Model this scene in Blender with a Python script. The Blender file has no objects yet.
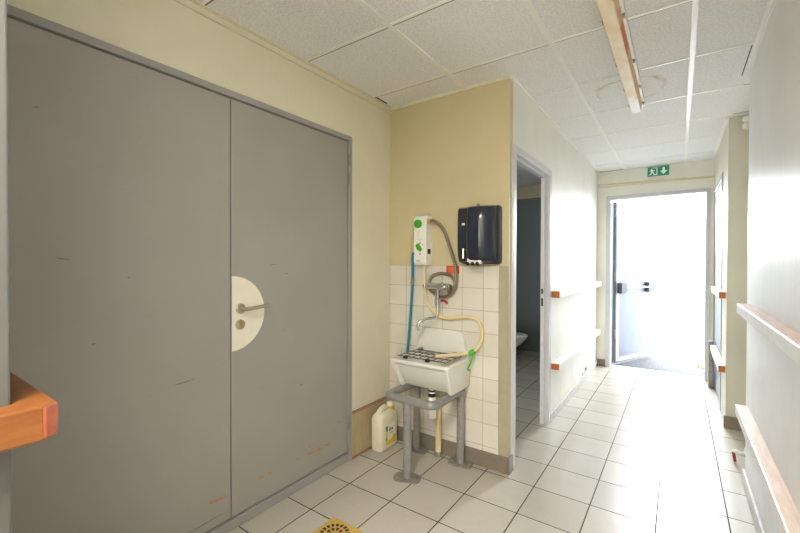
import bpy, bmesh, math, random
from mathutils import Vector, Matrix
R = math.radians
S = bpy.context.scene
COL = S.collection
random.seed(4)

# ------------------------------------------------------------------ helpers
def lin(c):
    return tuple(((v/255)/12.92 if v/255 <= .04045 else ((v/255+.055)/1.055)**2.4) for v in c)

class N:
    """tiny node-expression helper"""
    def __init__(s, name):
        s.m = bpy.data.materials.new(name); s.m.use_nodes = True
        s.t = s.m.node_tree; s.b = s.t.nodes['Principled BSDF']
        s.pos = s.t.nodes.new('ShaderNodeNewGeometry').outputs['Position']
        sp = s.t.nodes.new('ShaderNodeSeparateXYZ'); s.t.links.new(s.pos, sp.inputs[0])
        s.x, s.y, s.z = sp.outputs
    def put(s, sock, v):
        if isinstance(v, bpy.types.NodeSocket): s.t.links.new(v, sock)
        else: sock.default_value = v
    def math(s, op, a, b=0.0, c=None):
        n = s.t.nodes.new('ShaderNodeMath'); n.operation = op
        s.put(n.inputs[0], a); s.put(n.inputs[1], b)
        if c is not None: s.put(n.inputs[2], c)
        return n.outputs[0]
    def noise(s, scale, detail=3, rough=.55, stretch=None):
        n = s.t.nodes.new('ShaderNodeTexNoise'); n.inputs['Scale'].default_value = scale
        n.inputs['Detail'].default_value = detail; n.inputs['Roughness'].default_value = rough
        v = s.pos
        if stretch:
            mp = s.t.nodes.new('ShaderNodeMapping'); mp.inputs['Scale'].default_value = stretch
            s.t.links.new(s.pos, mp.inputs[0]); v = mp.outputs[0]
        s.t.links.new(v, n.inputs['Vector'])
        return n.outputs[0]
    def ramp(s, v, a, b):
        n = s.t.nodes.new('ShaderNodeMapRange'); s.put(n.inputs[0], v)
        n.inputs[1].default_value = a; n.inputs[2].default_value = b
        return n.outputs[0]
    def mix(s, f, a, b):
        n = s.t.nodes.new('ShaderNodeMix'); n.data_type = 'RGBA'
        s.put(n.inputs[0], f)
        for i, c in ((6, a), (7, b)):
            s.put(n.inputs[i], c if isinstance(c, bpy.types.NodeSocket) else (*c, 1))
        return n.outputs[2]
    def line(s, coord, off, pitch, w):
        t = s.math('FRACT', s.math('DIVIDE', s.math('SUBTRACT', coord, off), pitch))
        return s.math('GREATER_THAN', s.math('ABSOLUTE', s.math('SUBTRACT', t, .5)), .5-w/pitch/2)
    def cell(s, coord, off, pitch):
        return s.math('FLOOR', s.math('DIVIDE', s.math('SUBTRACT', coord, off), pitch))
    def hash2(s, a, b):
        n = s.t.nodes.new('ShaderNodeTexWhiteNoise'); n.noise_dimensions = '2D'
        c = s.t.nodes.new('ShaderNodeCombineXYZ'); s.put(c.inputs[0], a); s.put(c.inputs[1], b)
        s.t.links.new(c.outputs[0], n.inputs['Vector']); return n.outputs[0]
    def bump(s, h, strength=.1, dist=.01):
        n = s.t.nodes.new('ShaderNodeBump'); n.inputs['Strength'].default_value = strength
        n.inputs['Distance'].default_value = dist
        s.put(n.inputs['Height'], h); s.t.links.new(n.outputs[0], s.b.inputs['Normal'])
    def done(s, col, rough=.5, metal=0.0, spec=.5):
        s.put(s.b.inputs['Base Color'], col if isinstance(col, bpy.types.NodeSocket) else (*col, 1))
        s.put(s.b.inputs['Roughness'], rough); s.put(s.b.inputs['Metallic'], metal)
        s.b.inputs['Specular IOR Level'].default_value = spec
        return s.m

def simple(name, rgb, rough=.5, metal=0.0, var=.08, scale=9, bump=0, bscale=60, spec=.5, stretch=None):
    n = N(name); c = lin(rgb)
    f = n.ramp(n.noise(scale, 4, .6, stretch), .3, .7)
    col = n.mix(f, tuple(v*(1-var) for v in c), tuple(min(1, v*(1+var)) for v in c))
    if bump: n.bump(n.noise(bscale, 3), bump, .004)
    return n.done(col, rough, metal, spec)

# -------- mesh building
def rot_to(d):
    return Vector((0, 0, 1)).rotation_difference(Vector(d).normalized()).to_matrix()

class MB:
    def __init__(s): s.bm = bmesh.new()
    def box(s, x0, x1, y0, y1, z0, z1, bev=0, seg=2):
        b = bmesh.new()
        v = [b.verts.new(p) for p in [(x0,y0,z0),(x1,y0,z0),(x1,y1,z0),(x0,y1,z0),(x0,y0,z1),(x1,y0,z1),(x1,y1,z1),(x0,y1,z1)]]
        for f in [(3,2,1,0),(4,5,6,7),(0,1,5,4),(1,2,6,5),(2,3,7,6),(3,0,4,7)]: b.faces.new([v[i] for i in f])
        if bev: bmesh.ops.bevel(b, geom=list(b.edges), offset=bev, segments=seg, profile=.5, affect='EDGES')
        return s.add(b)
    def add(s, b, M=None):
        if M is not None: bmesh.ops.transform(b, matrix=M, verts=b.verts)
        me = bpy.data.meshes.new('t'); b.to_mesh(me); b.free(); s.bm.from_mesh(me); bpy.data.meshes.remove(me); return s
    def loft(s, rings, cap0=True, cap1=True):
        b = bmesh.new(); V = [[b.verts.new(p) for p in r] for r in rings]; n = len(V[0])
        for i in range(len(V)-1):
            for j in range(n):
                b.faces.new((V[i][j], V[i][(j+1)%n], V[i+1][(j+1)%n], V[i+1][j]))
        if cap0: b.faces.new(V[0][::-1])
        if cap1: b.faces.new(V[-1])
        bmesh.ops.recalc_face_normals(b, faces=b.faces)
        return s.add(b)
    def tube(s, pts, r, seg=12, smooth=0, closed=False):
        P = [Vector(p) for p in pts]
        if smooth:
            Q = []; n = len(P)
            for i in range(n-1):
                a, b_, c, d = P[max(i-1,0)], P[i], P[i+1], P[min(i+2,n-1)]
                for k in range(smooth):
                    t = k/smooth
                    Q.append(.5*((2*b_)+(c-a)*t+(2*a-5*b_+4*c-d)*t*t+(3*b_-a-3*c+d)*t**3))
            P = Q+[P[-1]]
        T = [(P[min(i+1,len(P)-1)]-P[max(i-1,0)]).normalized() for i in range(len(P))]
        u = T[0].orthogonal().normalized(); rings = []
        for i, p in enumerate(P):
            u = (u-T[i]*u.dot(T[i])).normalized(); w = T[i].cross(u)
            rr = r if not isinstance(r, (list, tuple)) else r[min(len(r)-1, round(i/max(1, smooth)))]
            rings.append([p+(u*math.cos(a)+w*math.sin(a))*rr for a in [2*math.pi*k/seg for k in range(seg)]])
        return s.loft(rings)
    def lathe(s, prof, c=(0,0,0), d=(0,0,1), seg=24):
        M = rot_to(d); c = Vector(c)
        rings = [[c+M@Vector((r*math.cos(a), r*math.sin(a), z)) for a in [2*math.pi*k/seg for k in range(seg)]] for r, z in prof]
        return s.loft(rings)
    def prism(s, poly, fn, a, b_, bev=0):
        b = bmesh.new()
        A = [b.verts.new(fn(p[0], p[1], a)) for p in poly]; B = [b.verts.new(fn(p[0], p[1], b_)) for p in poly]; n = len(poly)
        b.faces.new(A[::-1]); b.faces.new(B)
        for i in range(n): b.faces.new((A[i], A[(i+1)%n], B[(i+1)%n], B[i]))
        bmesh.ops.recalc_face_normals(b, faces=b.faces)
        if bev: bmesh.ops.bevel(b, geom=list(b.edges), offset=bev, segments=2, profile=.5, affect='EDGES')
        return s.add(b)
    def build(s, name, m, parent=None, smooth=False):
        me = bpy.data.meshes.new(name); s.bm.to_mesh(me); s.bm.free()
        me.materials.append(m)
        o = bpy.data.objects.new(name, me); COL.objects.link(o)
        if smooth:
            for p in me.polygons: p.use_smooth = True
            md = o.modifiers.new('es', 'EDGE_SPLIT'); md.split_angle = R(38)
        if parent is not None:
            o.parent = parent; o.matrix_parent_inverse = Matrix.Translation(-Vector(parent.location))
        return o

def XZ(a, b, c): return (a, c, b)
def XY(a, b, c): return (a, b, c)
def YZ(a, b, c): return (c, a, b)
def circ(cx, cy, r, n=24, a0=0, a1=2*math.pi):
    full = abs(a1-a0-2*math.pi) < 1e-6
    return [(cx+r*math.cos(a0+(a1-a0)*k/(n if full else n-1)), cy+r*math.sin(a0+(a1-a0)*k/(n if full else n-1))) for k in range(n)]
def rrect(x0, x1, y0, y1, r, n=5):
    out = []
    for cx, cy, a in ((x1-r,y1-r,0),(x0+r,y1-r,90),(x0+r,y0+r,180),(x1-r,y0+r,270)):
        out += [(cx+r*math.cos(R(a+90*k/n)), cy+r*math.sin(R(a+90*k/n))) for k in range(n+1)]
    return out

def struct(o): o['kind'] = 'structure'; return o
def tag(o, label, cat, group=None):
    o['label'] = label; o['category'] = cat
    if group: o['group'] = group
    return o
def empty(name, loc):
    o = bpy.data.objects.new(name, None); COL.objects.link(o); o.location = loc; o.empty_display_size = .1; return o
def thing(name, loc, label, cat, group=None): return tag(empty(name, loc), label, cat, group)

# ------------------------------------------------------------------ measures
H = 2.525; XL = -1.822; XC = -.88; YB = 2.45; YE = 5.74; XR = .34; XF = .32
XN = -.915; YN = .166; W0, W1, WT = 2.51, 3.437, 2.112
FX, FY, FS = -1.9344, 2.3976, .308
CX, CY, CG = -1.189, 1.5892, .6206

# ------------------------------------------------------------------ materials
def wall_mat(name, rgb, rough=.55, dirt=.10, streak=False, panel=None):
    n = N(name); c = lin(rgb)
    f = n.ramp(n.noise(2.2, 4, .6), .3, .75)
    col = n.mix(f, c, tuple(v*(1-dirt) for v in c))
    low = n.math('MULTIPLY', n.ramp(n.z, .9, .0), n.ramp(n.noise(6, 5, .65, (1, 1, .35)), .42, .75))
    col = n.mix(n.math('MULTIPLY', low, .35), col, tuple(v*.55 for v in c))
    if streak:
        st = n.noise(26, 3, .6, (1, 1, .06))
        n.bump(st, .35, .006)
    else:
        n.bump(n.noise(90, 2), .08, .003)
    return n.done(col, rough)
M = {}
M['cream'] = wall_mat('cream_paint', (229, 223, 199), .5)
M['cream_shaded'] = wall_mat('cream_paint_shaded', (212, 199, 158), .5)  # cream darkened: the back wall's dimmer light is put into its colour
M['end_wall'] = wall_mat('pale_end_wall_paint', (240, 238, 226), .5)
M['pillar'] = wall_mat('grey_cream_paint', (214, 211, 194), .5)
M['white_wall'] = wall_mat('off_white_paint', (236, 236, 234), .42, streak=True)
M['pale_wall'] = wall_mat('pale_cream_paint', (240, 238, 228), .5)
M['grey_paint'] = wall_mat('grey_wall_paint', (92, 91, 86), .5)

n = N('grey_door_paint'); c = lin((161, 158, 151))
col = n.mix(n.ramp(n.noise(1.6, 3), .3, .7), tuple(v*.95 for v in c), tuple(v*1.05 for v in c))
sc = n.ramp(n.noise(38, 2, .5, (1, .5, 3)), .745, .77)
col = n.mix(n.math('MULTIPLY', sc, .35), col, tuple(v*.6 for v in c))
n.bump(n.noise(140, 2), .05, .002)
M['door'] = n.done(col, .42)
M['door_frame'] = simple('grey_frame_paint', (158, 156, 152), .42, var=.05)
M['corner_grey'] = simple('grey_beige_corner_paint', (172, 164, 140), .5)
M['dark'] = simple('dark_gap', (22, 21, 20), .9)
M['light_frame'] = simple('pale_grey_frame', (204, 203, 206), .4, var=.04)
M['exit_leaf'] = simple('pale_blue_door_paint', (112, 118, 129), .4, var=.04)
M['exit_frame'] = simple('white_door_frame', (206, 206, 212), .4, var=.04)

# floor tiles
n = N('floor_tiles')
g = n.math('MAXIMUM', n.line(n.x, FX, FS, .0065), n.line(n.y, FY, FS, .0065))
h = n.hash2(n.cell(n.x, FX, FS), n.cell(n.y, FY, FS))
ca, cb = lin((194, 188, 176)), lin((182, 176, 164))
col = n.mix(h, ca, cb)
col = n.mix(n.math('MULTIPLY', n.ramp(n.noise(180, 3, .7), .48, .72), .28), col, lin((128, 120, 106)))
col = n.mix(n.math('MULTIPLY', n.ramp(n.noise(3.0, 5, .65), .5, .75), .25), col, lin((150, 138, 112)))
col = n.mix(g, col, lin((64, 57, 50)))
n.bump(n.math('SUBTRACT', n.math('MULTIPLY', n.noise(120, 2), .25), g), .25, .002)
M['floor'] = n.done(col, n.math('ADD', .28, n.math('MULTIPLY', g, .5)))

# ceiling tiles
n = N('ceiling_tiles'); c = lin((243, 243, 242))
sp = n.ramp(n.noise(95, 4, .75), .38, .62)
col = n.mix(sp, tuple(v*.80 for v in c), c)
hh = n.hash2(n.cell(n.x, CX, CG), n.cell(n.y, CY, CG))
col = n.mix(n.math('MULTIPLY', hh, .10), col, tuple(v*.8 for v in c))
ex = n.math('DIVIDE', n.math('ADD', n.x, .285), .20); ey = n.math('DIVIDE', n.math('SUBTRACT', n.y, 3.12), .21)
rad = n.math('SQRT', n.math('ADD', n.math('MULTIPLY', ex, ex), n.math('MULTIPLY', ey, ey)))
rad = n.math('ADD', rad, n.math('MULTIPLY', n.math('SUBTRACT', n.noise(7, 3), .5), .55))
ring = n.math('MULTIPLY', n.ramp(n.math('ABSOLUTE', n.math('SUBTRACT', rad, 1.0)), .09, .0), n.ramp(n.noise(5, 2), .38, .6))
col = n.mix(n.math('MULTIPLY', ring, .6), col, lin((176, 140, 92)))
gap = n.line(n.y, CY+.012, CG, .011)
col = n.mix(n.math('MULTIPLY', gap, .8), col, lin((70, 62, 52)))
n.bump(n.noise(230, 3, .7), .25, .004)
M['ceiling'] = n.done(col, .9, spec=.2)
M['tbar'] = simple('white_ceiling_bars', (236, 234, 228), .4, var=.03)

# wall tiles
n = N('white_wall_tiles'); TP = .153; TX, TZ = -1.815, 1.323
g = n.math('MAXIMUM', n.line(n.x, TX, TP, .004), n.line(n.z, TZ, .148, .004))
h = n.hash2(n.cell(n.x, TX, TP), n.cell(n.z, TZ, .148))
col = n.mix(h, lin((226, 222, 211)), lin((219, 213, 200)))
col = n.mix(n.math('MULTIPLY', n.ramp(n.noise(4, 4), .45, .8), .3), col, lin((196, 180, 146)))
col = n.mix(g, col, lin((184, 164, 138)))
n.bump(n.math('SUBTRACT', 1.0, g), .3, .002)
M['wtile'] = n.done(col, n.math('ADD', .18, n.math('MULTIPLY', g, .5)))
M['skirt'] = simple('brown_grey_skirting', (134, 122, 108), .45, var=.12, scale=5)
M['skirt_pale'] = simple('pale_grey_skirting', (196, 194, 188), .45, var=.14, scale=14)
n = N('beige_kick_board'); c = lin((186, 168, 128))
col = n.mix(n.ramp(n.noise(8, 4, .6, (1, 2, .4)), .35, .7), c, tuple(v*.72 for v in c))
e = n.math('MAXIMUM', n.math('GREATER_THAN', n.z, .308), n.math('LESS_THAN', n.z, .020))
M['kick'] = n.done(n.mix(n.math('MULTIPLY', e, .75), col, lin((150, 96, 84))), .5)

def wood(name, a, b, rough=.35, ax=(1, .12, 1)):
    n = N(name)
    f = n.ramp(n.noise(34, 5, .65, ax), .3, .7)
    col = n.mix(f, lin(a), lin(b))
    col = n.mix(n.math('MULTIPLY', n.ramp(n.noise(5, 4), .5, .8), .3), col, lin(tuple(v*.7 for v in a)))
    n.bump(f, .08, .002)
    return n.done(col, rough)
M['wood'] = wood('varnished_orange_wood', (146, 90, 42), (116, 64, 26))
M['wood_end'] = wood('orange_end_grain', (204, 122, 58), (184, 100, 44), .5, (1, 1, 1))
M['wood_worn'] = wood('worn_pale_wood', (232, 214, 198), (206, 178, 158), .45)
M['rail_white'] = simple('scuffed_white_rail_front', (232, 230, 226), .45, var=.06, scale=20)
M['chip'] = simple('reddish_chipped_wood', (168, 88, 58), .6, var=.15, scale=40)

M['steel'] = simple('brushed_steel', (196, 186, 164), .28, .9, var=.05)
M['chrome'] = simple('chrome', (214, 214, 212), .1, 1, var=.02)
M['plate'] = simple('white_plastic_plate', (238, 232, 216), .35, var=.03)
M['brass'] = simple('aged_brass', (212, 176, 92), .4, .15, var=.15, scale=60)
M['orange_scuff'] = simple('orange_scuff', (196, 138, 76), .7, var=.2, scale=70)
M['grey_scuff'] = simple('dark_scuff', (126, 121, 112), .7)
M['ceramic'] = simple('white_ceramic', (228, 226, 218), .12, var=.03, scale=5)
M['pipe_grey'] = simple('grey_painted_pipe', (148, 146, 142), .4, .15, var=.14, scale=30, bump=.1)
M['flange'] = simple('worn_grey_steel', (146, 142, 134), .45, .3, var=.25, scale=35, bump=.15)
M['white_pl'] = simple('white_plastic', (240, 238, 232), .35, var=.03)
M['pvc'] = simple('cream_pvc', (222, 208, 168), .4, var=.05)
M['black'] = simple('black_rubber', (24, 24, 24), .5)
M['green'] = simple('green_plastic', (70, 176, 30), .35, var=.06)
M['green_dk'] = simple('dark_green_print', (30, 128, 70), .5)
M['yellow'] = simple('yellow_print', (232, 190, 40), .5, var=.1, scale=60)
M['blue_hose'] = simple('blue_hose', (28, 128, 160), .4, var=.06)
M['beige_hose'] = simple('cream_hose', (226, 208, 158), .35, var=.06)
n = N('ribbed_metal_hose')
w = n.math('SINE', n.math('MULTIPLY', n.math('ADD', n.x, n.z), 900.0)); n.bump(w, .4, .002)
M['metal_hose'] = n.done(lin((150, 138, 118)), .35, .7)
M['sticker'] = simple('red_sticker', (222, 74, 40), .5, var=.06)
M['sticker_txt'] = simple('pale_sticker_print', (236, 150, 116), .5)
M['smoke'] = simple('smoked_dark_plastic', (42, 48, 60), .14, var=.1, scale=4)
M['smoke2'] = simple('dark_grey_plastic', (44, 48, 58), .3, var=.1)
M['paper'] = simple('white_paper', (240, 238, 232), .8, var=.03)
M['can'] = simple('milky_plastic', (232, 224, 200), .4, var=.05, scale=12)
M['label'] = simple('white_label', (240, 236, 222), .5, var=.02)
M['ink'] = simple('dark_print', (48, 52, 54), .6)
M['red_pl'] = simple('red_plastic', (150, 36, 32), .35)
M['wire'] = simple('grey_wire', (104, 100, 94), .4, .4)
M['latch_grey'] = simple('dark_grey_latch', (70, 74, 84), .4)
M['yellowed'] = None
n = N('yellowed_diffuser')
f = n.ramp(n.noise(9, 4, .6, (1, .5, 1)), .35, .65)
col = n.mix(f, lin((240, 208, 148)), lin((246, 236, 212)))
edge = n.math('ADD', 3.12, n.math('MULTIPLY', n.math('SUBTRACT', n.noise(14, 2), .5), .25))
col = n.mix(n.math('GREATER_THAN', n.y, edge), col, lin((246, 245, 242)))
M['yellowed'] = n.done(col, .4)
M['tan'] = simple('tan_lamp_side', (226, 184, 128), .4, var=.12, scale=8)
M['rust'] = simple('orange_red_stain', (228, 120, 84), .5, var=.15)
M['sign_g'] = simple('exit_green', (48, 152, 116), .45, var=.02)
M['sign_w'] = simple('exit_white', (246, 250, 246), .45, var=.01)
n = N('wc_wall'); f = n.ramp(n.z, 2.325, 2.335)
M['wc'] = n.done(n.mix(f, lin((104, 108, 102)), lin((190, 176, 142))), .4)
M['cloth'] = simple('pale_cloth', (214, 206, 190), .9, var=.12, scale=30)
M['concrete'] = simple('speckled_concrete', (160, 158, 154), .9, var=.35, scale=70, bump=.3)
M['leaf_shade'] = simple('speckled_concrete_shaded', (80, 80, 80), .9, var=.6, scale=60, bump=.3)  # concrete darkened to stand in for the exit leaf's shade
M['render_white'] = simple('white_render', (236, 236, 236), .9, var=.02)
M['win_glass'] = simple('dark_window_glass', (120, 126, 132), .2)
M['roof'] = simple('grey_roof', (190, 190, 190), .8)
M['leafy'] = simple('yellow_green_leaf', (128, 126, 40), .7, var=.2, scale=50)

# ------------------------------------------------------------------ setting
b = MB(); b.box(-2.0, 1.6, -3.1, 5.90, -.12, 0); b.box(-2.4, -1.95, 2.45, 6.25, -.12, 0); b.box(-2.0, -.98, 5.9, 6.25, -.12, 0)
struct(b.build('floor', M['floor']))
b = MB(); b.box(-2.4, 1.6, -3.1, 5.94, H, H+.12); b.box(-2.4, -.98, 5.94, 6.25, H, H+.12); struct(b.build('ceiling', M['ceiling']))
# ceiling grid bars
b = MB()
for k in range(0, 3):
    x = CX+CG*k; b.box(x-.0125, x+.0125, -3, YE if k else YB, H-.005, H)
for k in range(-7, 7):
    y = CY+CG*k
    x0 = XL if y < YB else XC
    if y < YN: x0 = XN
    b.box(x0, XR if y < 4.1 else XF, y-.010, y+.006, H-.004, H)
struct(b.build('trim_1', M['tbar']))
b = MB()          # wall angles along the corridor
b.box(XR-.022, XR, -3, 3.17, H-.006, H); b.box(XR-.004, XR, -3, 3.17, H-.022, H)
b.box(XF-.022, XF, 4.17, YE, H-.006, H); b.box(XC, XC+.022, YB, YE, H-.006, H)
b.box(XC, XC+.004, YB, YE, H-.02, H)
struct(b.build('trim_2', M['tbar']))
b = MB()          # painted angle over the double doors
b.box(XL, XL+.03, YN, YB, H-.006, H); b.box(XL, XL+.012, YN, YB, H-.035, H)
b.box(XL, XC, YB-.012, YB, H-.018, H)
struct(b.build('trim_3', M['cream']))
b = MB()          # dark gaps where tiles sit badly
b.box(XR-.029, XR-.024, 2.86, 3.28, H-.001, H); b.box(XL+.034, XL+.046, 2.2, 2.36, H-.001, H); b.box(XC+.03, -.58, YE-.03, YE-.02, H-.001, H)
struct(b.build('trim_4', M['dark']))

b = MB(); D0, D1, DT = .245, 2.010, 2.192
b.box(XL-.15, XL, YN-.1, D0, 0, H); b.box(XL-.15, XL, D1, W0, 0, H); b.box(XL-.15, XL, D0, D1, DT, H)
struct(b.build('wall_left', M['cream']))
b = MB(); b.box(XL, XC, YB, W0, 0, H); struct(b.build('wall_back', M['cream_shaded']))
b = MB(); b.box(XL+.001, -.945, YB-.008, YB, .10, 1.323); struct(b.build('trim_5', M['wtile']))
b = MB(); b.box(XC-.06, XC, W1, YE, 0, H); b.box(XC-.06, XC, W0, W1, WT, H)
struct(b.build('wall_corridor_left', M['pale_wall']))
E0, E1, ET = -.775, .292, 2.205
b = MB(); b.box(XC-.1, E0, YE, YE+.2, 0, H); b.box(E1, 1.6, YE, YE+.2, 0, H); b.box(E0, E1, YE, YE+.2, ET, H)
struct(b.build('wall_end', M['end_wall']))
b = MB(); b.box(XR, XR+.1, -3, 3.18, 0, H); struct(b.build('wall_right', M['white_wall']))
b = MB(); b.box(XR+.1, 1.5, 3.08, 3.18, 0, H); b.box(1.5, 1.6, -3.0, 5.74, 0, H); struct(b.build('wall_recess', M['cream']))
G0, G1, GT = 4.60, 5.62, 2.17
b = MB(); b.box(XF, XF+.12, 4.17, G0, 0, H); b.box(XF, XF+.12, G1, YE, 0, H); b.box(XF, XF+.12, G0, G1, GT, H); b.box(XF+.12, 1.5, 4.17, 4.27, 0, H)
struct(b.build('wall_corridor_right', M['pillar']))
b = MB(); b.box(XN-.1, XN, -3, YN, 0, H, .004); b.box(XL-.15, XN-.1, YN-.1, YN, 0, H); struct(b.build('wall_near_left', M['grey_paint']))
b = MB(); b.box(-1.1, .5, -3.1, -3, 0, H); struct(b.build('wall_rear', M['cream']))
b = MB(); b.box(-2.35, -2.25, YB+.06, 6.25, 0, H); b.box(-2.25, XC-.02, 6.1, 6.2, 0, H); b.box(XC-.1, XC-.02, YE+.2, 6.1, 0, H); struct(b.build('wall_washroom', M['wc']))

# skirtings
struct(MB().box(-.944, XC-.001, YB-.004, YB, .105, 1.323).build('trim_6', M['corner_grey']))
b = MB(); b.box(XL, -.872, YB-.016, YB-.002, 0, .105, .002); b.box(XC-.0, -.866, YB-.016, W0-.002, 0, .105, .002); struct(b.build('baseboard_back', M['skirt']))
b = MB(); b.box(XL, XL+.014, D1, YB-.016, .0, .325, .003); struct(b.build('baseboard_left', M['kick']))
b = MB(); b.box(XC, XC+.012, W1, YE-.01, 0, .075, .002); struct(b.build('baseboard_corridor_left', M['skirt_pale']))
b = MB(); b.box(XC+.012, E0-.002, YE-.014, YE, 0, .09, .002); struct(b.build('baseboard_end', M['skirt']))
b = MB(); b.box(XF-.012, 1.5, 4.156, 4.17, 0, .10, .002); struct(b.build('baseboard_recess', M['skirt']))
b = MB(); b.box(XR-.014, XR, -3, 3.18, 0, .09, .003); struct(b.build('baseboard_right', M['skirt_pale']))

# ------------------------------------------------------------------ door_1: grey double door
d1 = struct(empty('door_1', (XL, 1.128, 0)))
b = MB(); fx0, fx1 = XL-.06, XL+.010
b.box(fx0, fx1, D0, .28, 0, DT, .003); b.box(fx0, fx1, 1.979, D1, 0, DT, .003); b.box(fx0, fx1, .28, 1.979, 2.160, DT, .003)
b.build('frame', M['door_frame'], d1)
MB().box(XL-.15, XL+.006, .28, 1.979, 0, .052, .003).build('threshold', M['door_frame'], d1)
MB().box(XL-.149, XL-.06, .28, 1.979, .052, 2.16).build('backing', M['dark'], d1)
for y0, y1, s in ((.283, 1.1255, 0), (1.1305, 1.975, 1)):
    lf = MB().box(XL-.055, XL-.004, y0, y1, .060, 2.156, .002).build('door_leaf', M['door'], d1)
    if s == 0: leaf_l = lf
    else: leaf_r = lf
xf = XL-.004
b = MB()       # half-round lock plate
b.prism(circ(1.132, 1.085, .189, 30, -math.pi/2, math.pi/2), YZ, xf, xf+.003)
lp = b.build('lock_plate', M['plate'], leaf_r)
b = MB(); b.lathe([(.026, 0), (.026, .006), (.022, .009), (.010, .010), (.010, .045)], (xf+.003, 1.178, 1.108), (1, 0, 0))
b.tube([(xf+.030, 1.178, 1.108), (xf+.050, 1.180, 1.108), (xf+.055, 1.196, 1.108), (xf+.055, 1.25, 1.112), (xf+.052, 1.315, 1.117)], .0095, 12, 4)
b.build('handle', M['steel'], lp, True)
b = MB(); b.lathe([(.026, 0), (.026, .006), (.021, .009), (.0, .009)], (xf+.003, 1.176, 1.027), (1, 0, 0)); ks = b.build('lock_rosette', M['steel'], lp, True)
b = MB(); b.prism(circ(1.178, 1.031, .0085, 12), YZ, xf+.0118, xf+.014); b.box(xf+.0118, xf+.014, 1.1735, 1.1825, 1.010, 1.030); b.build('keyhole', M['brass'], lp)
for z in (2.03, 1.905, .265):
    b = MB(); b.lathe([(.008, 0), (.008, .035), (.0065, .036), (.0065, .039), (.008, .040), (.008, .078), (.004, .084)], (XL+.012, 1.977, z-.04), (0, 0, 1), 12)
    b.build('hinge', M['flange'], d1, True)
def scuff(pts, w, m, par):
    b = MB()
    for (y, z, l, a) in pts:
        c, s_ = math.cos(a), math.sin(a)
        poly = []
        for t, o in ((-1, .2), (-.5, .9), (.2, .7), (1, .15), (.6, -.8), (-.3, -.9)):
            u, v = t*l/2, o*w/2; poly.append((y+u*c-v*s_, z+u*s_+v*c))
        b.prism(poly, YZ, xf, xf+.0006)
    return b.build('scuff', m, par)
scuff([(1.07, .186, .09, -.05), (1.025, .189, .03, -.1), (.62, .25, .03, .3)], .012, M['orange_scuff'], leaf_l)
scuff([(1.66, .178, .07, -.02), (1.72, .180, .05, .05), (1.79, .182, .06, .05), (1.30, .187, .035, .1), (1.36, .187, .03, .1), (1.55, .187, .02, .2), (1.645, .225, .022, 1.2), (1.90, .29, .02, .2)], .013, M['orange_scuff'], leaf_r)
scuff([(.47, 1.355, .05, -.1), (.68, 1.28, .012, 0), (.40, 1.88, .012, .3), (.56, 1.03, .014, .2), (.90, .80, .10, .1), (1.0, .105, .2, .04)], .006, M['grey_scuff'], leaf_l)
scuff([(1.38, 1.33, .05, .1), (1.47, 1.28, .03, .1), (1.58, .62, .02, .3), (1.45, .96, .012, 0)], .005, M['grey_scuff'], leaf_r)

# ------------------------------------------------------------------ door_2: washroom opening
d2 = struct(empty('door_2', (XC, 2.97, 0)))
b = MB(); a0, a1 = XC-.063, XC+.008
b.box(a0, a1, W0, W0+.055, 0, WT, .003); b.box(a0, a1, W1-.05, W1, 0, WT, .003); b.box(a0, a1, W0+.055, W1-.05, WT-.05, WT, .003)
b.box(a0, XC-.03, W0+.055, W0+.068, 0, WT-.05); b.box(a0, XC-.03, W1-.063, W1-.05, 0, WT-.063); b.box(a0, XC-.03, W0+.055, W1-.05, WT-.063, WT-.05)
b.build('frame', M['light_frame'], d2)
b = MB(); b.box(XC-.056, XC-.042, W1-.066, W1-.062, 1.085, 1.13); b.box(XC-.056, XC-.042, W1-.066, W1-.062, .985, 1.05); b.build('strike_plate', M['black'], d2)
MB().box(XC+.0, XC+.006, W0-.016, W0-.001, 0.105, WT).build('edge_strip', M['light_frame'], d2)

# ------------------------------------------------------------------ door_3: exit
d3 = struct(empty('door_3', (-.24, YE, 0)))
b = MB()
b.box(E0, E0+.055, YE-.012, YE+.10, 0, ET, .004); b.box(E1-.045, E1, YE-.012, YE+.10, 0, ET, .004); b.box(E0+.055, E1-.045, YE-.012, YE+.10, ET-.05, ET, .004)
b.build('frame', M['exit_frame'], d3)
MB().box(E0+.03, E0+.06, YE+.10, YE+.125, .0, ET-.05).build('hinge_strip', M['light_frame'], d3)
hx, hy = -.675, YE+.115
ang = math.atan2(6.66-hy, -.324+.675)           # leaf swung outwards
Mx = Matrix.Translation((hx, hy, 0)) @ Matrix.Rotation(ang, 4, 'Z')
def leafpart(mb, name, m, par, smooth=False):
    bmesh.ops.transform(mb.bm, matrix=Mx, verts=mb.bm.verts); return mb.build(name, m, par, smooth)
LW = .90
lf = leafpart(MB().box(0, LW, 0, .045, .03, 2.14, .003), 'door_leaf', M['exit_leaf'], d3)
b = MB(); b.box(.02, .075, -.004, .0, .06, 2.12); b.box(LW-.06, LW-.01, -.004, 0, .06, 2.12); b.box(.075, LW-.06, -.004, 0, .05, .10)
leafpart(b, 'leaf_border', M['exit_frame'], lf)
b = MB(); b.prism([(.03, .945), (.03, 1.085), (.13, 1.085), (.19, 1.03), (.19, 1.0), (.13, .945)], XZ, -.065, 0, .006)
pb = leafpart(b, 'panic_latch', M['latch_grey'], lf)
b = MB(); b.prism([(.70, .945), (.70, 1.08), (.80, 1.08), (.89, 1.03), (.89, .99), (.80, .945)], XZ, -.065, 0, .006); leafpart(b, 'panic_latch', M['latch_grey'], lf)
b = MB(); b.tube([(.15, -.06, 1.015), (.72, -.06, 1.015)], .011, 12); leafpart(b, 'panic_bar', M['chrome'], lf, True)
b = MB()
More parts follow.
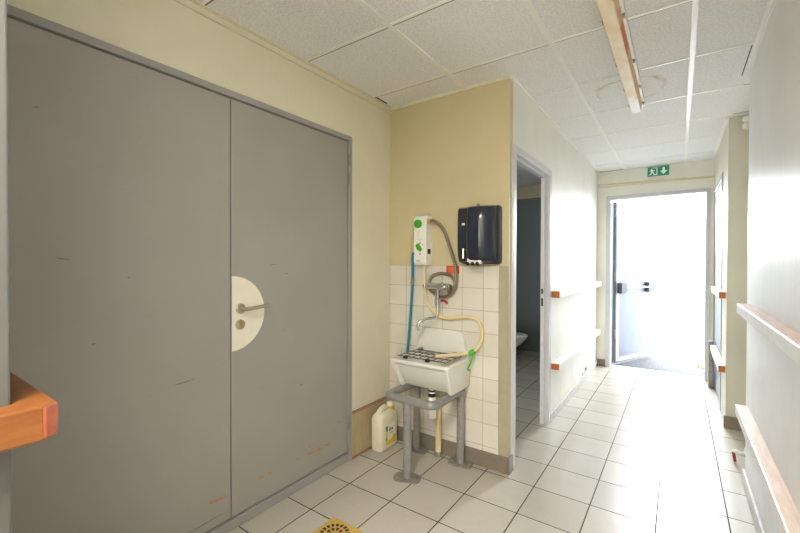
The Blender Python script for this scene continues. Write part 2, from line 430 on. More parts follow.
for z in (.35, 1.1, 1.95): b.lathe([(.012, 0), (.012, .12)], (hx-.005, hy-.005, z), (0, 0, 1), 12)
b.build('hinge', M['flange'], d3, True)

# ------------------------------------------------------------------ door_4: closed door on the right
d4 = struct(empty('door_4', (XF, 5.1, 0)))
b = MB(); b.box(XF-.006, XF+.09, G0, G0+.05, 0, GT, .003); b.box(XF-.006, XF+.09, G1-.05, G1, 0, GT, .003); b.box(XF-.006, XF+.09, G0+.05, G1-.05, GT-.05, GT, .003)
b.build('frame', M['door_frame'], d4)
MB().box(XF+.004, XF+.05, G0+.053, G1-.053, .01, GT-.053, .002).build('door_leaf', M['exit_leaf'], d4)

# ------------------------------------------------------------------ handrails
RG = 'wall handrails of the corridor'
def rail(x0, x1, y0, y1, z0, z1, front, label, body, top=None, end=None, endsign=-1):
    t = thing('handrail', ((x0+x1)/2, y0, z0), label, 'handrail', RG)
    MB().box(x0, x1, y0, y1, z0, z1, .006, 3).build('rail', body, t)
    if top: MB().box(x0+.006, x1-.001, y0+.006, y1-.006, z1-.001, z1+.0012).build('top_board', top, t)
    if end: MB().box(x0+.003, x1-.003, y0-.0015, y0+.001, z0+.004, z1-.004).build('end_grain', end, t)
    return t
rail(.283, XR, -2.6, 3.09, 1.048, 1.105, 0, 'upper white handrail with worn wooden top along the near right wall', M['rail_white'], M['wood_worn'])
rail(.283, XR, -2.6, 3.10, .442, .499, 0, 'lower handrail with worn pinkish wooden top along the near right wall', M['rail_white'], M['wood_worn'])
rail(XC, -.812, 3.475, 5.66, 1.048, 1.108, 0, 'upper white handrail with orange wooden end beside the washroom doorway', M['rail_white'], None, M['wood_end'])
rail(XC, -.812, 3.475, 5.60, .440, .497, 0, 'lower white handrail with wooden end near the floor past the washroom doorway', M['rail_white'], None, M['wood_end'])
rail(.272, XF, 4.23, 5.2, 1.05, 1.108, 0, 'upper short handrail on the far right wall beside the exit', M['rail_white'], None, M['wood_end'])
rail(.272, XF, 4.20, 5.2, .44, .50, 0, 'lower short handrail on the far right wall beside the exit', M['rail_white'], None, M['wood_end'])
t = thing('handrail', (-.89, 0, 1.044), 'varnished orange wooden handrail wrapping the near left wall corner', 'handrail', RG)
poly = [(-.865, -2.6), (-.865, .199), (-.878, .217), (-1.6, .217), (-1.6, YN), (XN, YN), (XN, -2.6)]
MB().prism(poly, XY, 1.044, 1.105, .005).build('rail', M['wood'], t)
poly = [(-.8645, .196), (-.8645, .1995), (-.8775, .2178), (-.882, .2178), (-.882, .215), (-.879, .215), (-.868, .199), (-.868, .196)]
MB().prism(poly, XY, 1.050, 1.100, .0).build('chipped_corner', M['chip'], t)

# ------------------------------------------------------------------ luminaire on the ceiling
t = thing('ceiling_light', (-.27, 2.4, H), 'long ceiling batten light with yellowed stained cover', 'ceiling light')
y0, y1 = .9, 3.36
MB().box(-.302, -.211, y0, y1+.06, H-.032, H-.005, .003).build('base_channel', M['white_pl'], t)
b = MB(); b.prism([(-.300, H-.032), (-.226, H-.032), (-.234, H-.088), (-.292, H-.088)], XZ, y0, y1, .004); df = b.build('cover', M['yellowed'], t)
b = MB(); b.prism([(-.2268, H-.034), (-.2248, H-.034), (-.2335, H-.084), (-.2355, H-.084)], XZ, y0, y1-.04); b.build('cover_side', M['tan'], df)
b = MB(); b.prism([(-.228, H-.046), (-.2258, H-.046), (-.2333, H-.084), (-.2350, H-.084)], XZ, 2.12, 2.42); b.build('stain', M['rust'], df)
MB().box(-.296, -.230, y1-.02, y1+.006, H-.090, H-.032, .003).build('end_cap', M['white_pl'], t)
for y in (1.45, 2.1, 2.6, 3.0, 3.32):
    MB().box(-.2225, -.212, y-.012, y+.012, H-.046, H-.026, .002).build('clip', M['flange'], t)
    MB().box(-.308, -.3015, y-.012, y+.012, H-.046, H-.026, .002).build('clip', M['flange'], t)

# ------------------------------------------------------------------ exit sign
t = thing('exit_sign', (-.215, YE, 2.455), 'small green exit sign with white running figure above the exit door', 'exit sign')
sx0, sx1, sz0, sz1 = -.325, -.105, 2.403, 2.513; sy = YE-.018
MB().box(sx0, sx1, sy, YE, sz0, sz1, .002).build('panel', M['sign_g'], t)
b = MB(); q = lambda p: [(sx0+.012+u*.09, sz0+.01+v*.09) for u, v in p]
b.prism(q([(.52, .0), (1.0, .0), (1.0, 1.0), (.52, 1.0), (.52, .92), (.90, .92), (.90, .08), (.52, .08)]), XZ, sy-.001, sy)   # doorway
b.prism([(sx0+.012+.09*(.36+.085*math.cos(a)), sz0+.01+.09*(.84+.085*math.sin(a))) for a in [2*math.pi*k/12 for k in range(12)]], XZ, sy-.001, sy)
for p in ([(.26, .74), (.44, .74), (.56, .40), (.42, .34), (.30, .44)], [(.44, .74), (.52, .68), (.74, .60), (.72, .53), (.48, .58)],
          [(.28, .74), (.10, .56), (.16, .50), (.34, .62)], [(.44, .40), (.56, .40), (.62, .18), (.80, .12), (.78, .04), (.52, .12)], [(.30, .46), (.42, .34), (.24, .06), (.02, .04), (.02, .12), (.18, .16)]):
    b.prism(q(p), XZ, sy-.001, sy)
b.build('running_figure', M['sign_w'], t)
b = MB(); ax = sx1-.055
b.prism([(ax-.012, 2.498), (ax+.012, 2.498), (ax+.012, 2.458), (ax+.038, 2.458), (ax, 2.418), (ax-.038, 2.458), (ax-.012, 2.458)], XZ, sy-.001, sy)
b.build('arrow', M['sign_w'], t)

# conduit on end wall
t = thing('conduit', (-.28, YE, 2.345), 'thin cream cable conduit running across the wall above the exit door', 'conduit')
b = MB(); b.tube([(XC+.002, YE-.010, 2.362), (XF-.002, YE-.010, 2.330)], .009, 10); b.build('pipe', M['pvc'], t, True)
MB().box(XC+.002, XF-.002, YE-.004, YE, 2.318, 2.340).build('trunking', M['cream'], t)
b = MB(); b.box(.02, .05, YE-.022, YE, 2.326, 2.350, .003); b.build('clip', M['pvc'], t)

# light switch, sounder, door stop, guard
t = thing('light_switch', (XC, 5.40, 1.41), 'small white light switch pair on the left wall near the exit', 'switch')
MB().box(XC, XC+.010, 5.35, 5.47, 1.35, 1.47, .003).build('plate', M['white_pl'], t)
for z in (1.375, 1.425): MB().box(XC+.010, XC+.014, 5.375, 5.445, z-.018, z+.018, .002).build('rocker', M['skirt_pale'], t)
t = thing('alarm_sounder', (.43, 4.17, 2.46), 'small white double-domed sounder high on the recess wall', 'sounder')
MB().box(.425, .475, 4.15, 4.17, 2.40, 2.515, .008).build('base', M['pvc'], t)
for z in (2.487, 2.430):
    b = MB(); b.lathe([(.030, 0), (.030, .012), (.026, .022), (.015, .03), (.001, .034)], (.432, 4.15, z), (0, -1, .12), 20); b.build('dome', M['white_pl'], t, True)
t = thing('door_stop', (.325, 3.6, 0), 'little white floor stop with dark red tip at the right wall corner', 'door stop')
b = MB(); b.tube([(.375, 3.50, .10), (.372, 3.50, .075), (.355, 3.50, .065), (.325, 3.50, .072), (.312, 3.50, .06)], .009, 10, 4); b.tube([(.375, 3.50, .10), (.40, 3.52, .10), (.42, 3.53, .0)], .009, 10); b.build('arm', M['white_pl'], t, True)
b = MB(); b.tube([(.312, 3.50, .065), (.322, 3.50, .0)], .009, 10); b.build('tip', M['red_pl'], t, True)
t = tag(MB().prism([(5.44, .50), (5.48, .50), (5.49, .20), (5.53, .06), (5.50, .0), (5.42, .0), (5.40, .08), (5.43, .25)], YZ, .268, .312, .008).build('door_guard', M['flange']), 'slim grey upright guard at the foot of the right wall by the exit', 'guard')
t = thing('wall_catch', (XC, 4.88, .11), 'small grey metal catch low on the left wall above the skirting', 'catch')
b = MB(); b.tube([(XC+.012, 4.76, .10), (XC+.018, 5.0, .118)], .006, 8); b.build('rod', M['flange'], t, True)
MB().box(XC, XC+.02, 4.96, 5.01, .10, .135, .003).build('bracket', M['flange'], t)

# ------------------------------------------------------------------ floor drain
t = thing('floor_drain', (-1.378, 1.398, 0), 'square brass floor drain with slotted ring in the tiled floor', 'drain')
MB().box(-1.478, -1.278, 1.299, 1.499, 0, .003, .001).build('frame', M['brass'], t)
b = MB(); b.lathe([(.086, 0), (.086, .002), (.082, .003), (.0, .003)], (-1.378, 1.399, .003), (0, 0, 1), 40); gr = b.build('grate', M['brass'], t, True)
b = MB()
for rr_, cnt in ((.066, 18), (.036, 10)):
    for k in range(cnt):
        a = 2*math.pi*k/cnt; da = .6*math.pi/cnt; r0, r1 = rr_-.010, rr_+.010
        b.prism([(-1.378+r*math.cos(a+e), 1.399+r*math.sin(a+e)) for r, e in ((r0, -da), (r1, -da), (r1, da), (r0, da))], XY, .0061, .0064)
b.build('slot', M['black'], gr)

# ------------------------------------------------------------------ sink stand
t = thing('sink_stand', (-1.35, 2.2, 0), 'grey three-legged tubular pipe stand carrying the ceramic sink', 'stand')
zp = .4895; rp = .0265
b = MB(); b.tube([(-1.532, 2.41, zp-.012), (-1.532, 2.25, zp), (-1.530, 2.09, zp), (-1.520, 2.045, zp), (-1.485, 2.03, zp), (-1.35, 2.028, zp), (-1.225, 2.03, zp), (-1.193, 2.045, zp), (-1.185, 2.09, zp), (-1.185, 2.25, zp), (-1.185, 2.41, zp-.012)], rp, 14, 4)
b.build('top_frame', M['pipe_grey'], t, True)
for x, y, ra in ((-1.372, 2.032, .3), (-1.532, 2.39, .1), (-1.185, 2.39, .15)):
    b = MB(); b.tube([(x, y, .008), (x, y, zp-.005)], .026, 16); lg = b.build('leg', M['pipe_grey'], t, True)
    b = MB(); poly = [(x+u*math.cos(ra)-v*math.sin(ra), y+u*math.sin(ra)+v*math.cos(ra)) for u, v in rrect(-.084, .084, -.054, .054, .04)]
    b.prism(poly, XY, 0, .010, .002)
    for s_ in (-1, 1): b.lathe([(.009, .0), (.009, .008), (.004, .010)], (x+s_*.060*math.cos(ra), y+s_*.060*math.sin(ra), .010), (0, 0, 1), 8)
    b.build('foot_flange', M['flange'], lg, False)

# ------------------------------------------------------------------ sink
t = thing('sink', (-1.37, 2.28, .52), 'white ceramic utility sink with backsplash on a grey pipe stand', 'sink')
def ring(x0, x1, y0, y1, r, z): return [(x, y, z) for x, y in rrect(x0, x1, y0, y1, r)]
b = MB(); zb = .517
b.loft([ring(-1.515, -1.155, 2.225, 2.43, .03, zb), ring(-1.525, -1.148, 2.21, 2.434, .035, zb+.012), ring(-1.548, -1.144, 2.162, 2.436, .03, .63), ring(-1.556, -1.142, 2.148, 2.436, .03, .668),
        ring(-1.574, -1.139, 2.118, 2.437, .028, .682), ring(-1.577, -1.136, 2.112, 2.438, .028, .694), ring(-1.574, -1.139, 2.117, 2.436, .028, .706), ring(-1.560, -1.153, 2.132, 2.43, .028, .710),
        ring(-1.545, -1.168, 2.147, 2.40, .03, .704), ring(-1.535, -1.178, 2.158, 2.398, .04, .68), ring(-1.50, -1.21, 2.21, 2.385, .05, .56), ring(-1.46, -1.28, 2.24, 2.37, .05, .55)])
for xa, xb in (((-1.168, -1.139)), ((-1.572, -1.545))):
    top = 0 if xa > -1.4 else .035
    b.prism([(2.114, .692), (2.125, .66), (2.172, .53), (2.182, .518), (2.436, .518), (2.436, .692)], lambda a, z, c: (c+(top*(.70-z)/.18), a, z), xa, xb, .007)
b.build('basin', M['ceramic'], t, True)
b = MB(); poly = [(-1.577, .695), (-1.573, .712), (-1.556, .730), (-1.535, .755), (-1.527, .80), (-1.522, .85), (-1.512, .872), (-1.49, .880), (-1.36, .882), (-1.215, .880), (-1.188, .872), (-1.176, .85), (-1.170, .80), (-1.160, .755), (-1.142, .73), (-1.136, .712), (-1.136, .695)]
b.prism(poly, XZ, 2.404, 2.4405, .006); b.build('backsplash', M['ceramic'], t, True)
b = MB(); b.lathe([(.022, .0), (.022, .03), (.03, .032), (.03, .05)], (-1.345, 2.285, zb-.045), (0, 0, 1), 18); dr = b.build('drain_collar', M['white_pl'], t, True)
b = MB(); b.lathe([(.0225, 0), (.0245, .002), (.0245, .012), (.0225, .014)], (-1.345, 2.285, zb-.070), (0, 0, 1), 18); b.lathe([(.022, 0), (.024, .002), (.024, .010), (.022, .012)], (-1.345, 2.285, zb-.035), (0, 0, 1), 18); b.build('drain_seal', M['black'], dr, True)
b = MB(); b.lathe([(.018, 0), (.026, .006), (.030, .05), (.032, .11), (.026, .125), (.022, .15)], (-1.345, 2.285, zb-.215), (0, 0, 1), 20); b.build('trap_bottle', M['white_pl'], dr, True)
b = MB(); b.tube([(-1.345, 2.285, .39), (-1.350, 2.33, .39), (-1.356, 2.368, .385)], .016, 12, 4); b.build('trap_outlet', M['pvc'], dr, True)

t = thing('waste_pipe', (-1.362, 2.404, 0), 'cream vertical waste pipe running down to the floor behind the stand', 'pipe')
b = MB(); b.tube([(-1.362, 2.404, .012), (-1.362, 2.404, .41)], .021, 14); b.build('pipe', M['pvc'], t, True)
b = MB(); b.lathe([(.028, 0), (.028, .02), (.024, .03)], (-1.362, 2.404, 0), (0, 0, 1), 16); b.build('floor_collar', M['flange'], t, True)

# grating on sink
t = thing('sink_grating', (-1.36, 2.26, .712), 'hinged wire grating with black rubber feet over the sink', 'grating')
b = MB(); gx0, gx1, gy0, gy1, gz = -1.53, -1.175, 2.15, 2.375, .722
for k in range(8):
    x = gx0+(gx1-gx0)*k/7; b.tube([(x, gy0, gz), (x, gy1, gz)], .0028, 8)
for k in range(4):
    y = gy0+(gy1-gy0)*k/3; b.tube([(gx0, y, gz+.004), (gx1, y, gz+.004)], .004, 8)
b.build('wires', M['wire'], t, True)
for x in (-1.468, -1.300):
    MB().box(x-.014, x+.014, gy0-.012, gy0+.014, .711, .731, .005).build('rubber_foot', M['black'], t)
for x in (-1.50, -1.23):
    b = MB(); b.lathe([(.014, 0), (.014, .03)], (x, 2.373, .727), (0, 1, 0), 14); b.build('hinge_block', M['flange'], t, True)

# ------------------------------------------------------------------ mixer tap
YT = YB-.008
t = thing('mixer_tap', (-1.37, YT, 1.18), 'chrome wall mixer with swan spout above the sink', 'tap')
b = MB(); b.tube([(-1.45, 2.385, 1.180), (-1.30, 2.385, 1.180)], .024, 16)
for x in (-1.42, -1.315):
    b.lathe([(.022, 0), (.022, .006), (.018, .014), (.016, .06)], (x, YT, 1.180), (0, -1, 0), 18)
b.lathe([(.022, 0), (.024, .01), (.024, .035), (.018, .04)], (-1.30, 2.385, 1.180), (1, 0, -.1), 16)
b.tube([(-1.364, 2.385, 1.17), (-1.364, 2.385, 1.09)], .015, 14)
b.build('body', M['chrome'], t, True)
b = MB(); b.lathe([(.026, 0), (.028, .008), (.028, .028), (.02, .038), (.0, .04)], (-1.315, 2.368, 1.183), (0, -1, .0), 18); b.build('control_knob', M['chrome'], t, True)
b = MB(); b.tube([(-1.44, 2.380, 1.182), (-1.462, 2.378, 1.180)], .016, 14); b.build('white_cap', M['white_pl'], t, True)
b = MB(); b.tube([(-1.462, 2.378, 1.180), (-1.472, 2.378, 1.180)], .013, 12); b.build('red_marker', M['red_pl'], t, True)
b = MB(); b.lathe([(.018, 0), (.018, .05), (.012, .055)], (-1.364, 2.385, 1.045), (0, 0, 1), 14); b.build('valve', M['chrome'], t, True)
b = MB(); b.tube([(-1.36, 2.38, 1.085), (-1.325, 2.372, 1.084)], .006, 8); b.build('lever_stem', M['chrome'], t, True)
b = MB(); b.tube([(-1.325, 2.372, 1.084), (-1.30, 2.368, 1.086), (-1.280, 2.366, 1.076), (-1.274, 2.366, 1.066)], [.008, .010, .009, .006], 10); b.build('lever', M['red_pl'], t, True)
b = MB(); b.tube([(-1.364, 2.385, 1.05), (-1.363, 2.382, .99), (-1.368, 2.375, .968), (-1.385, 2.345, .963), (-1.411, 2.30, .959), (-1.437, 2.27, .940), (-1.445, 2.262, .915), (-1.443, 2.262, .882)], [.010]*6+[.009, .010], 12); b.build('spout', M['chrome'], t, True)

# flexible metal hose
t = thing('metal_hose', (-1.30, 2.39, 1.3), 'grey ribbed metal hose looping from the white dispenser around the tap', 'hose')
P = [(-1.442, 1.633), (-1.400, 1.634), (-1.348, 1.606), (-1.308, 1.553), (-1.277, 1.47), (-1.247, 1.389), (-1.224, 1.308), (-1.223, 1.227), (-1.246, 1.159), (-1.291, 1.118), (-1.361, 1.104), (-1.430, 1.138), (-1.454, 1.193), (-1.424, 1.250), (-1.346, 1.268), (-1.272, 1.246), (-1.246, 1.19), (-1.262, 1.155), (-1.30, 1.142)]
b = MB(); b.tube([(x, 2.385 if i < 8 else 2.385+.04*min(1, (i-7)/3), z) for i, (x, z) in enumerate(P)], .0118, 12, 5); b.build('hose', M['metal_hose'], t, True)
b = MB(); b.tube([(-1.443, 2.385, 1.633), (-1.418, 2.385, 1.634)], .014, 12); b.build('fitting', M['brass'], t, True)

# dilution dispenser
t = thing('chemical_dispenser', (-1.51, YB, 1.50), 'white wall dispenser box with two green dials above the sink', 'dispenser')
b = MB(); b.prism([(2.45, 1.325), (2.45, 1.675), (2.385, 1.675), (2.366, 1.655), (2.366, 1.345), (2.378, 1.325)], YZ, -1.565, -1.461, .004); b.build('housing', M['white_pl'], t)
DISP = t
MB().box(-1.563, -1.462, 2.385, 2.449, 1.675, 1.690, .004).build('lid', M['skirt_pale'], t)
b = MB(); b.lathe([(.030, 0), (.030, .012), (.026, .018), (.0, .018)], (-1.525, 2.366, 1.618), (0, -1, 0), 22); b.box(-1.532, -1.518, 2.345, 2.352, 1.592, 1.644, .002); b.build('dial', M['green'], t, True)
b = MB(); b.prism([(-1.540, 1.468), (-1.520, 1.482), (-1.490, 1.440), (-1.500, 1.420), (-1.528, 1.435)], XZ, 2.345, 2.366, .004); b.build('selector', M['green'], t)
b = MB(); b.prism(circ(-1.518, 1.445, .030, 16), XZ, 2.360, 2.3665); b.build('selector_base', M['plate'], t)
MB().box(-1.545, -1.500, 2.362, 2.367, 1.50, 1.575, .008).build('recess_panel', M['plate'], t)
b = MB(); b.prism([(-1.518, 1.497), (-1.505, 1.505), (-1.496, 1.512), (-1.500, 1.500)], XZ, 2.364, 2.3655); b.build('yellow_mark', M['yellow'], t)
MB().box(-1.515, -1.507, 2.364, 2.3656, 1.474, 1.487).build('blue_mark', M['blue_hose'], t)
MB().box(-1.516, -1.506, 2.364, 2.3656, 1.400, 1.410).build('blue_mark', M['blue_hose'], t)
b = MB(); b.box(-1.490, -1.483, 2.364, 2.3656, 1.466, 1.472); b.build('red_mark', M['red_pl'], t)
MB().box(-1.4615, -1.4595, 2.385, 2.425, 1.405, 1.440).build('black_panel', M['black'], t)
b = MB(); b.box(-1.545, -1.51, 2.364, 2.3656, 1.352, 1.356); b.box(-1.54, -1.515, 2.364, 2.3656, 1.36, 1.363); b.build('printed_line', M['skirt'], t)

DISP.location.x += .017
t = thing('blue_hose', (-1.62, 2.40, .9), 'blue hose dropping from the white dispenser behind the sink', 'hose')
P = [(-1.562, 2.365, 1.415), (-1.572, 2.37, 1.38), (-1.580, 2.385, 1.30), (-1.592, 2.395, 1.145), (-1.611, 2.40, .925), (-1.628, 2.40, .741), (-1.645, 2.40, .591), (-1.663, 2.395, .492), (-1.672, 2.392, .446)]
b = MB(); b.tube(P, .0098, 12, 4); b.build('hose', M['blue_hose'], t, True)
b = MB(); b.tube([(-1.586, 2.392, 1.235), (-1.591, 2.394, 1.185)], .0125, 12); b.build('connector', M['flange'], t, True); t.location.x += .012

t = thing('cream_hose', (-1.28, 2.40, .98), 'cream hose with green nozzle hooked over the sink rim', 'hose')
P = [(-1.482, 2.405, 1.340), (-1.480, 2.405, 1.184), (-1.464, 2.405, 1.079), (-1.407, 2.41, .998), (-1.351, 2.415, .967), (-1.273, 2.415, .96), (-1.183, 2.415, .978), (-1.11, 2.415, .98), (-1.064, 2.41, .952), (-1.043, 2.405, .895), (-1.050, 2.40, .823), (-1.085, 2.39, .770), (-1.128, 2.37, .752), (-1.175, 2.32, .745), (-1.225, 2.25, .744), (-1.27, 2.20, .744)]
b = MB(); b.tube(P, .0115, 12, 4); b.build('hose', M['beige_hose'], t, True)
b = MB(); b.tube([(-1.088, 2.39, .768), (-1.122, 2.374, .746)], .016, 12); b.tube([(-1.100, 2.382, .757), (-1.092, 2.375, .730), (-1.105, 2.372, .690), (-1.124, 2.365, .650)], .006, 8); b.tube([(-1.124, 2.365, .650), (-1.108, 2.365, .640)], .006, 8); b.tube([(-1.09, 2.385, .758), (-1.078, 2.385, .764)], .007, 8)
b.build('nozzle_clip', M['green'], t, True)

# pale rag and grey strip at left of sink
b = MB(); rings = []
for k in range(9):
    z = .70-.04*k; ring_ = []
    for j in range(13):
        u = j/12; x = -1.745+.088*u; y = 2.428-.02*u+.014*math.sin(u*14+k*.3)*(.5+k*.08); ring_.append((x, y, z))
    rings.append(ring_+[(p[0], p[1]+.006, p[2]) for p in ring_[::-1]])
b.loft(rings); o = b.build('cleaning_cloth', M['cloth'], None, True)
tag(o, 'pale rag hanging in the corner at the left of the sink', 'cloth')

# red sticker
t = thing('sticker', (-1.275, YT, 1.295), 'small red sticker on the top tiles behind the metal hose', 'sticker')
MB().box(-1.325, -1.225, YT-.001, YT, 1.268, 1.322).build('backing', M['sticker'], t)
b = MB()
for z in (1.308, 1.298, 1.288, 1.279): b.box(-1.310, -1.255+.02*random.random(), YT-.0016, YT-.001, z-.0015, z+.0015)
b.build('printed_line', M['sticker_txt'], t)

# ------------------------------------------------------------------ towel dispenser
t = thing('towel_dispenser', (-1.05, YB, 1.51), 'dark smoked plastic paper towel dispenser on the wall beside the washroom doorway', 'dispenser')
b = MB(); poly = rrect(-1.205, -.925, 1.335, 1.712, .02); b.prism(poly, XZ, 2.425, YB, .004); b.build('back_plate', M['smoke2'], t)
def prof(z, s=1.0, b0=0):
    # plan outline of the cover at height z (x, y)
    d = s
    return [(-1.200, 2.43), (-1.190, 2.43-.085*d), (-1.180, 2.43-.095*d), (-1.135, 2.43-.098*d), (-1.118, 2.43-.105*d), (-1.108, 2.43-.125*d), (-1.090, 2.43-.138*d), (-1.05, 2.43-.143*d), (-1.01, 2.43-.138*d), (-.972, 2.43-.118*d), (-.952, 2.43-.09*d), (-.944, 2.43-.05*d), (-.942, 2.43)]
b = MB(); b.loft([[(x, y, z) for x, y in prof(z, s)] for z, s in ((1.345, .55), (1.36, .78), (1.385, .93), (1.44, 1.0), (1.62, 1.0), (1.675, .97), (1.695, .9), (1.703, .75))])
cv = b.build('cover', M['smoke'], t, True)
b = MB(); b.lathe([(.010, 0), (.010, .018), (.006, .022)], (-1.052, 2.36, 1.70), (0, 0, 1), 12); b.build('lock', M['flange'], t, True)
MB().box(-1.152, -1.130, 2.328, 2.334, 1.585, 1.600, .002).build('latch', M['plate'], cv)
MB().box(-1.158, -1.124, 2.325, 2.333, 1.605, 1.690, .004).build('latch_recess', M['black'], cv)
b = MB(); b.tube([(-1.14, 2.328, 1.435), (-1.138, 2.322, 1.37)], .006, 8); b.build('latch_bar', M['steel'], cv, True)
b = MB(); b.prism([(-1.115, 1.338), (-1.02, 1.338), (-1.015, 1.365), (-1.06, 1.378), (-1.11, 1.372)], XZ, 2.322, 2.36, .004); b.build('paper_towel', M['paper'], t)
b = MB()
for x in (-1.105, -1.072, -1.04): b.lathe([(.012, 0), (.012, .02)], (x, 2.318, 1.338), (0, 1, 0), 10)
b.build('feed_roller', M['black'], t, True)

# ------------------------------------------------------------------ jerrycan in the corner
t = thing('jerrycan', (-1.748, 2.29, 0), 'milky plastic jerrycan with yellow label standing in the wall corner', 'jerrycan')
ox, oy = -1.750, 2.292; hw, hd = .050, .100
def jr(z, a, bb, r, dy=0): return [(ox+x, oy+y+dy, z) for x, y in rrect(-a, a, -bb, bb, r)]
b = MB(); b.loft([jr(0, hw-.008, hd-.008, .018), jr(.006, hw-.002, hd-.002, .02), jr(.014, hw, hd, .022), jr(.222, hw, hd, .022), jr(.240, hw-.003, hd-.006, .022), jr(.258, hw-.014, hd-.024, .022), jr(.266, hw-.022, hd-.04, .02, .0)])
b.build('body', M['can'], t, True)
b = MB(); b.tube([(ox, oy-.079, .200), (ox, oy-.079, .244), (ox, oy-.056, .272), (ox, oy-.022, .287), (ox, oy+.006, .285), (ox, oy+.018, .245)], [.021, .021, .020, .020, .021, .026], 14, 4); b.build('handle', M['can'], t, True)
b = MB(); b.lathe([(.026, 0), (.026, .032)], (ox, oy+.066, .250), (0, 0, 1), 18); b.build('neck', M['yellow'], t, True)
b = MB(); b.lathe([(.024, 0), (.025, .004), (.025, .022), (.022, .026), (.0, .026)], (ox, oy+.066, .282), (0, 0, 1), 18); b.build('cap', M['white_pl'], t, True)
xl = ox+hw
lb = MB().box(xl-.001, xl+.0012, oy-.05, oy+.066, .035, .178).build('label', M['label'], t)
MB().box(xl+.001, xl+.0018, oy-.050, oy-.026, .135, .172).build('green_band', M['green_dk'], lb)
MB().box(xl+.001, xl+.0018, oy-.050, oy-.028, .090, .135).build('yellow_band', M['yellow'], lb)
MB().box(xl+.001, xl+.0018, oy-.050, oy-.030, .066, .090).build('green_band', M['green'], lb)
b = MB(); b.prism([(oy-.05, .035), (oy+.066, .035), (oy+.066, .085), (oy+.045, .095), (oy+.02, .068), (oy-.05, .062)], YZ, xl+.001, xl+.0018); b.build('yellow_patch', M['yellow'], lb)
b = MB(); b.prism([(oy-.012+p*.0, .125) for p in (0,)]+[(oy-.004, .158), (oy+.004, .158), (oy+.002, .125)], YZ, xl+.001, xl+.0018)
b.box(xl+.001, xl+.0018, oy+.010, oy+.016, .126, .150); b.box(xl+.001, xl+.0018, oy+.022, oy+.034, .128, .146); b.box(xl+.001, xl+.0018, oy-.01, oy+.035, .110, .113); b.build('printed_mark', M['ink'], lb)

# ------------------------------------------------------------------ toilet in the dark washroom
t = thing('toilet', (-1.95, 5.3, .2), 'white wall-hung toilet in the dark washroom behind the doorway', 'toilet')
def tr(z, k, x1, w): 
    pts = []
    for i in range(24):
        a = 2*math.pi*i/24; cx = (-2.248+x1)/2; rx = (x1+2.248)/2
        ca, sa = math.cos(a), math.sin(a)
        x = cx+rx*(abs(ca)**(.9 if ca > 0 else .35))*(1 if ca > 0 else -1)
        pts.append((x, 5.3+w*sa, z))
    return pts
b = MB(); b.loft([tr(.10, 1, -1.98, .10), tr(.18, 1, -1.85, .13), tr(.28, 1, -1.73, .165), tr(.36, 1, -1.66, .18), tr(.385, 1, -1.65, .182)]); b.build('bowl', M['ceramic'], t, True)
b = MB(); b.loft([tr(.385, 1, -1.645, .185), tr(.40, 1, -1.645, .185), tr(.408, 1, -1.66, .175)]); b.build('lid', M['white_pl'], t, True)

t.location.z -= .03
# ------------------------------------------------------------------ outside
struct(MB().box(-14, 14, YE+.16, 30, -.14, -.02).build('ground', M['concrete']))
b = MB(); b.prism([(-.78, YE+.2), (.40, YE+.2), (.40, 6.25), (.05, 6.45), (-.25, 6.70), (-.36, 6.95), (-.78, 6.95)], XY, -.02, -.004); struct(b.build('ground_leaf_shade', M['leaf_shade']))  # dark patch outlined like the open leaf's shade on the ground
t = thing('building', (2, 17, -.02), 'pale overexposed building seen through the open exit door', 'building')
MB().box(-8, 12, 17, 20, -.02, 4.2).build('wall', M['render_white'], t)
MB().box(-8.3, 12.3, 16.6, 20.3, 4.2, 4.4).build('roof', M['roof'], t)
for k in range(7):
    x = -1.4+k*.52
    w = MB().box(x, x+.34, 16.97, 17.0, 1.90, 2.02).build('window', M['exit_frame'], t); MB().box(x+.03, x+.31, 16.96, 16.985, 1.925, 1.995).build('pane', M['win_glass'], w)
b = MB()
for k in range(26):
    x, y = .25+random.gauss(0, .05), 6.42+random.gauss(0, .06); a = random.random()*6.3; h = .03+.06*random.random()
    dx, dy = math.cos(a)*.03, math.sin(a)*.03
    b.tube([(x, y, -.022), (x+dx*.4, y+dy*.4, h*.7), (x+dx, y+dy, h)], [.004, .003, .001], 5)
tag(b.build('weed_tuft', M['leafy']), 'yellow-green tuft of weeds on the ground outside the exit', 'plant')

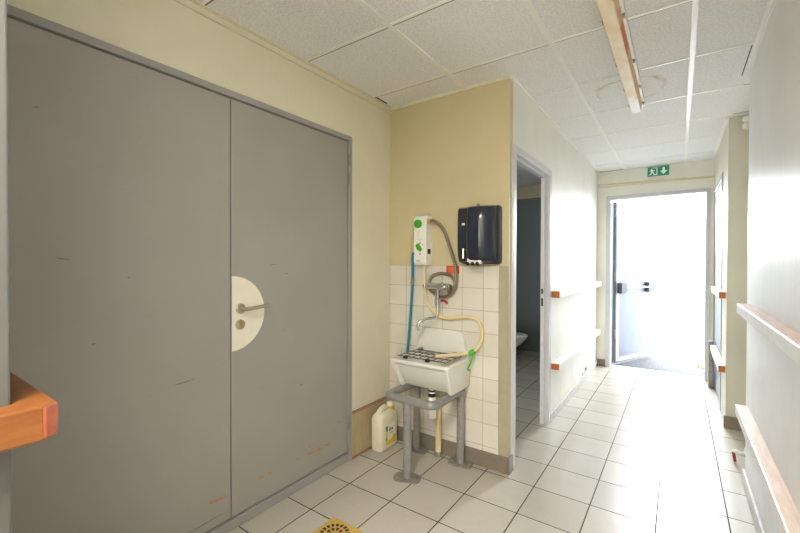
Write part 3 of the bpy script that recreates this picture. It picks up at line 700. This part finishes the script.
# ------------------------------------------------------------------ camera
f_px, yaw, pit, roll = 396.05, .6137, -.0102, .0025
Fh = Vector((-math.sin(yaw), math.cos(yaw), 0)); Rt = Vector((math.cos(yaw), math.sin(yaw), 0)); Z = Vector((0, 0, 1))
Fw = math.cos(pit)*Fh+math.sin(pit)*Z; Up = -math.sin(pit)*Fh+math.cos(pit)*Z
c, s_ = math.cos(roll), math.sin(roll)
Rv = c*Rt+s_*Up; Dn = s_*Rt-c*Up; Uv = -Dn
cam = bpy.data.cameras.new('camera'); cam.sensor_width = 36; cam.lens = f_px/800*36; cam.clip_start = .02
co = bpy.data.objects.new('camera', cam); COL.objects.link(co)
m3 = Matrix((Rv, Uv, -Fw)).transposed(); co.matrix_world = Matrix.Translation((0, 0, 1.3443)) @ m3.to_4x4()
S.camera = co

# ------------------------------------------------------------------ light
w = bpy.data.worlds.new('sky'); S.world = w; w.use_nodes = True
bg = w.node_tree.nodes['Background']; bg.inputs[0].default_value = (.86, .93, 1, 1); bg.inputs[1].default_value = 4.5
def area(name, loc, target, sx, sy, power, col=(1, 1, 1), portal=False):
    l = bpy.data.lights.new(name, 'AREA'); l.shape = 'RECTANGLE'; l.size = sx; l.size_y = sy; l.energy = power; l.color = col
    o = bpy.data.objects.new(name, l); COL.objects.link(o); o.location = loc
    o.rotation_euler = (Vector(target)-Vector(loc)).to_track_quat('-Z', 'Z').to_euler()
    if portal: l.cycles.is_portal = True
    return o
area('exit_portal', ((E0+E1)/2, YE+.21, 1.1), ((E0+E1)/2, 0, 1.1), 1.2, 2.3, 1, portal=True)
area('exit_daylight', (-.15, YE+1.95, 2.3), (-.25, 2.0, .6), 1.0, 1.4, 135, (.88, .94, 1))
area('rear_fill', (-.28, -2.9, 1.7), (-.4, 2, 1.2), 1.0, 1.5, 12, (1, .96, .87))  # unseen fill added behind the camera to brighten the near area
area('overhead_fill', (-.28, -.75, 2.46), (-.28, -.75, 0), .6, 1.3, 46, (1, .96, .87))  # unseen fill added overhead to lift the double doors, no fixture built
area('recess_fill', (1.35, 3.6, 1.6), (-.3, 3.5, 1.0), .7, 1.2, 1.5, (1, .98, .94))  # unseen area lamp inside the closed recess, no window there
S.cycles.use_denoising = True
S.cycles.max_bounces = 10; S.cycles.diffuse_bounces = 6
S.cycles.sample_clamp_indirect = 6
S.view_settings.view_transform = 'Standard'; S.view_settings.look = 'None'; S.view_settings.exposure = 1.3
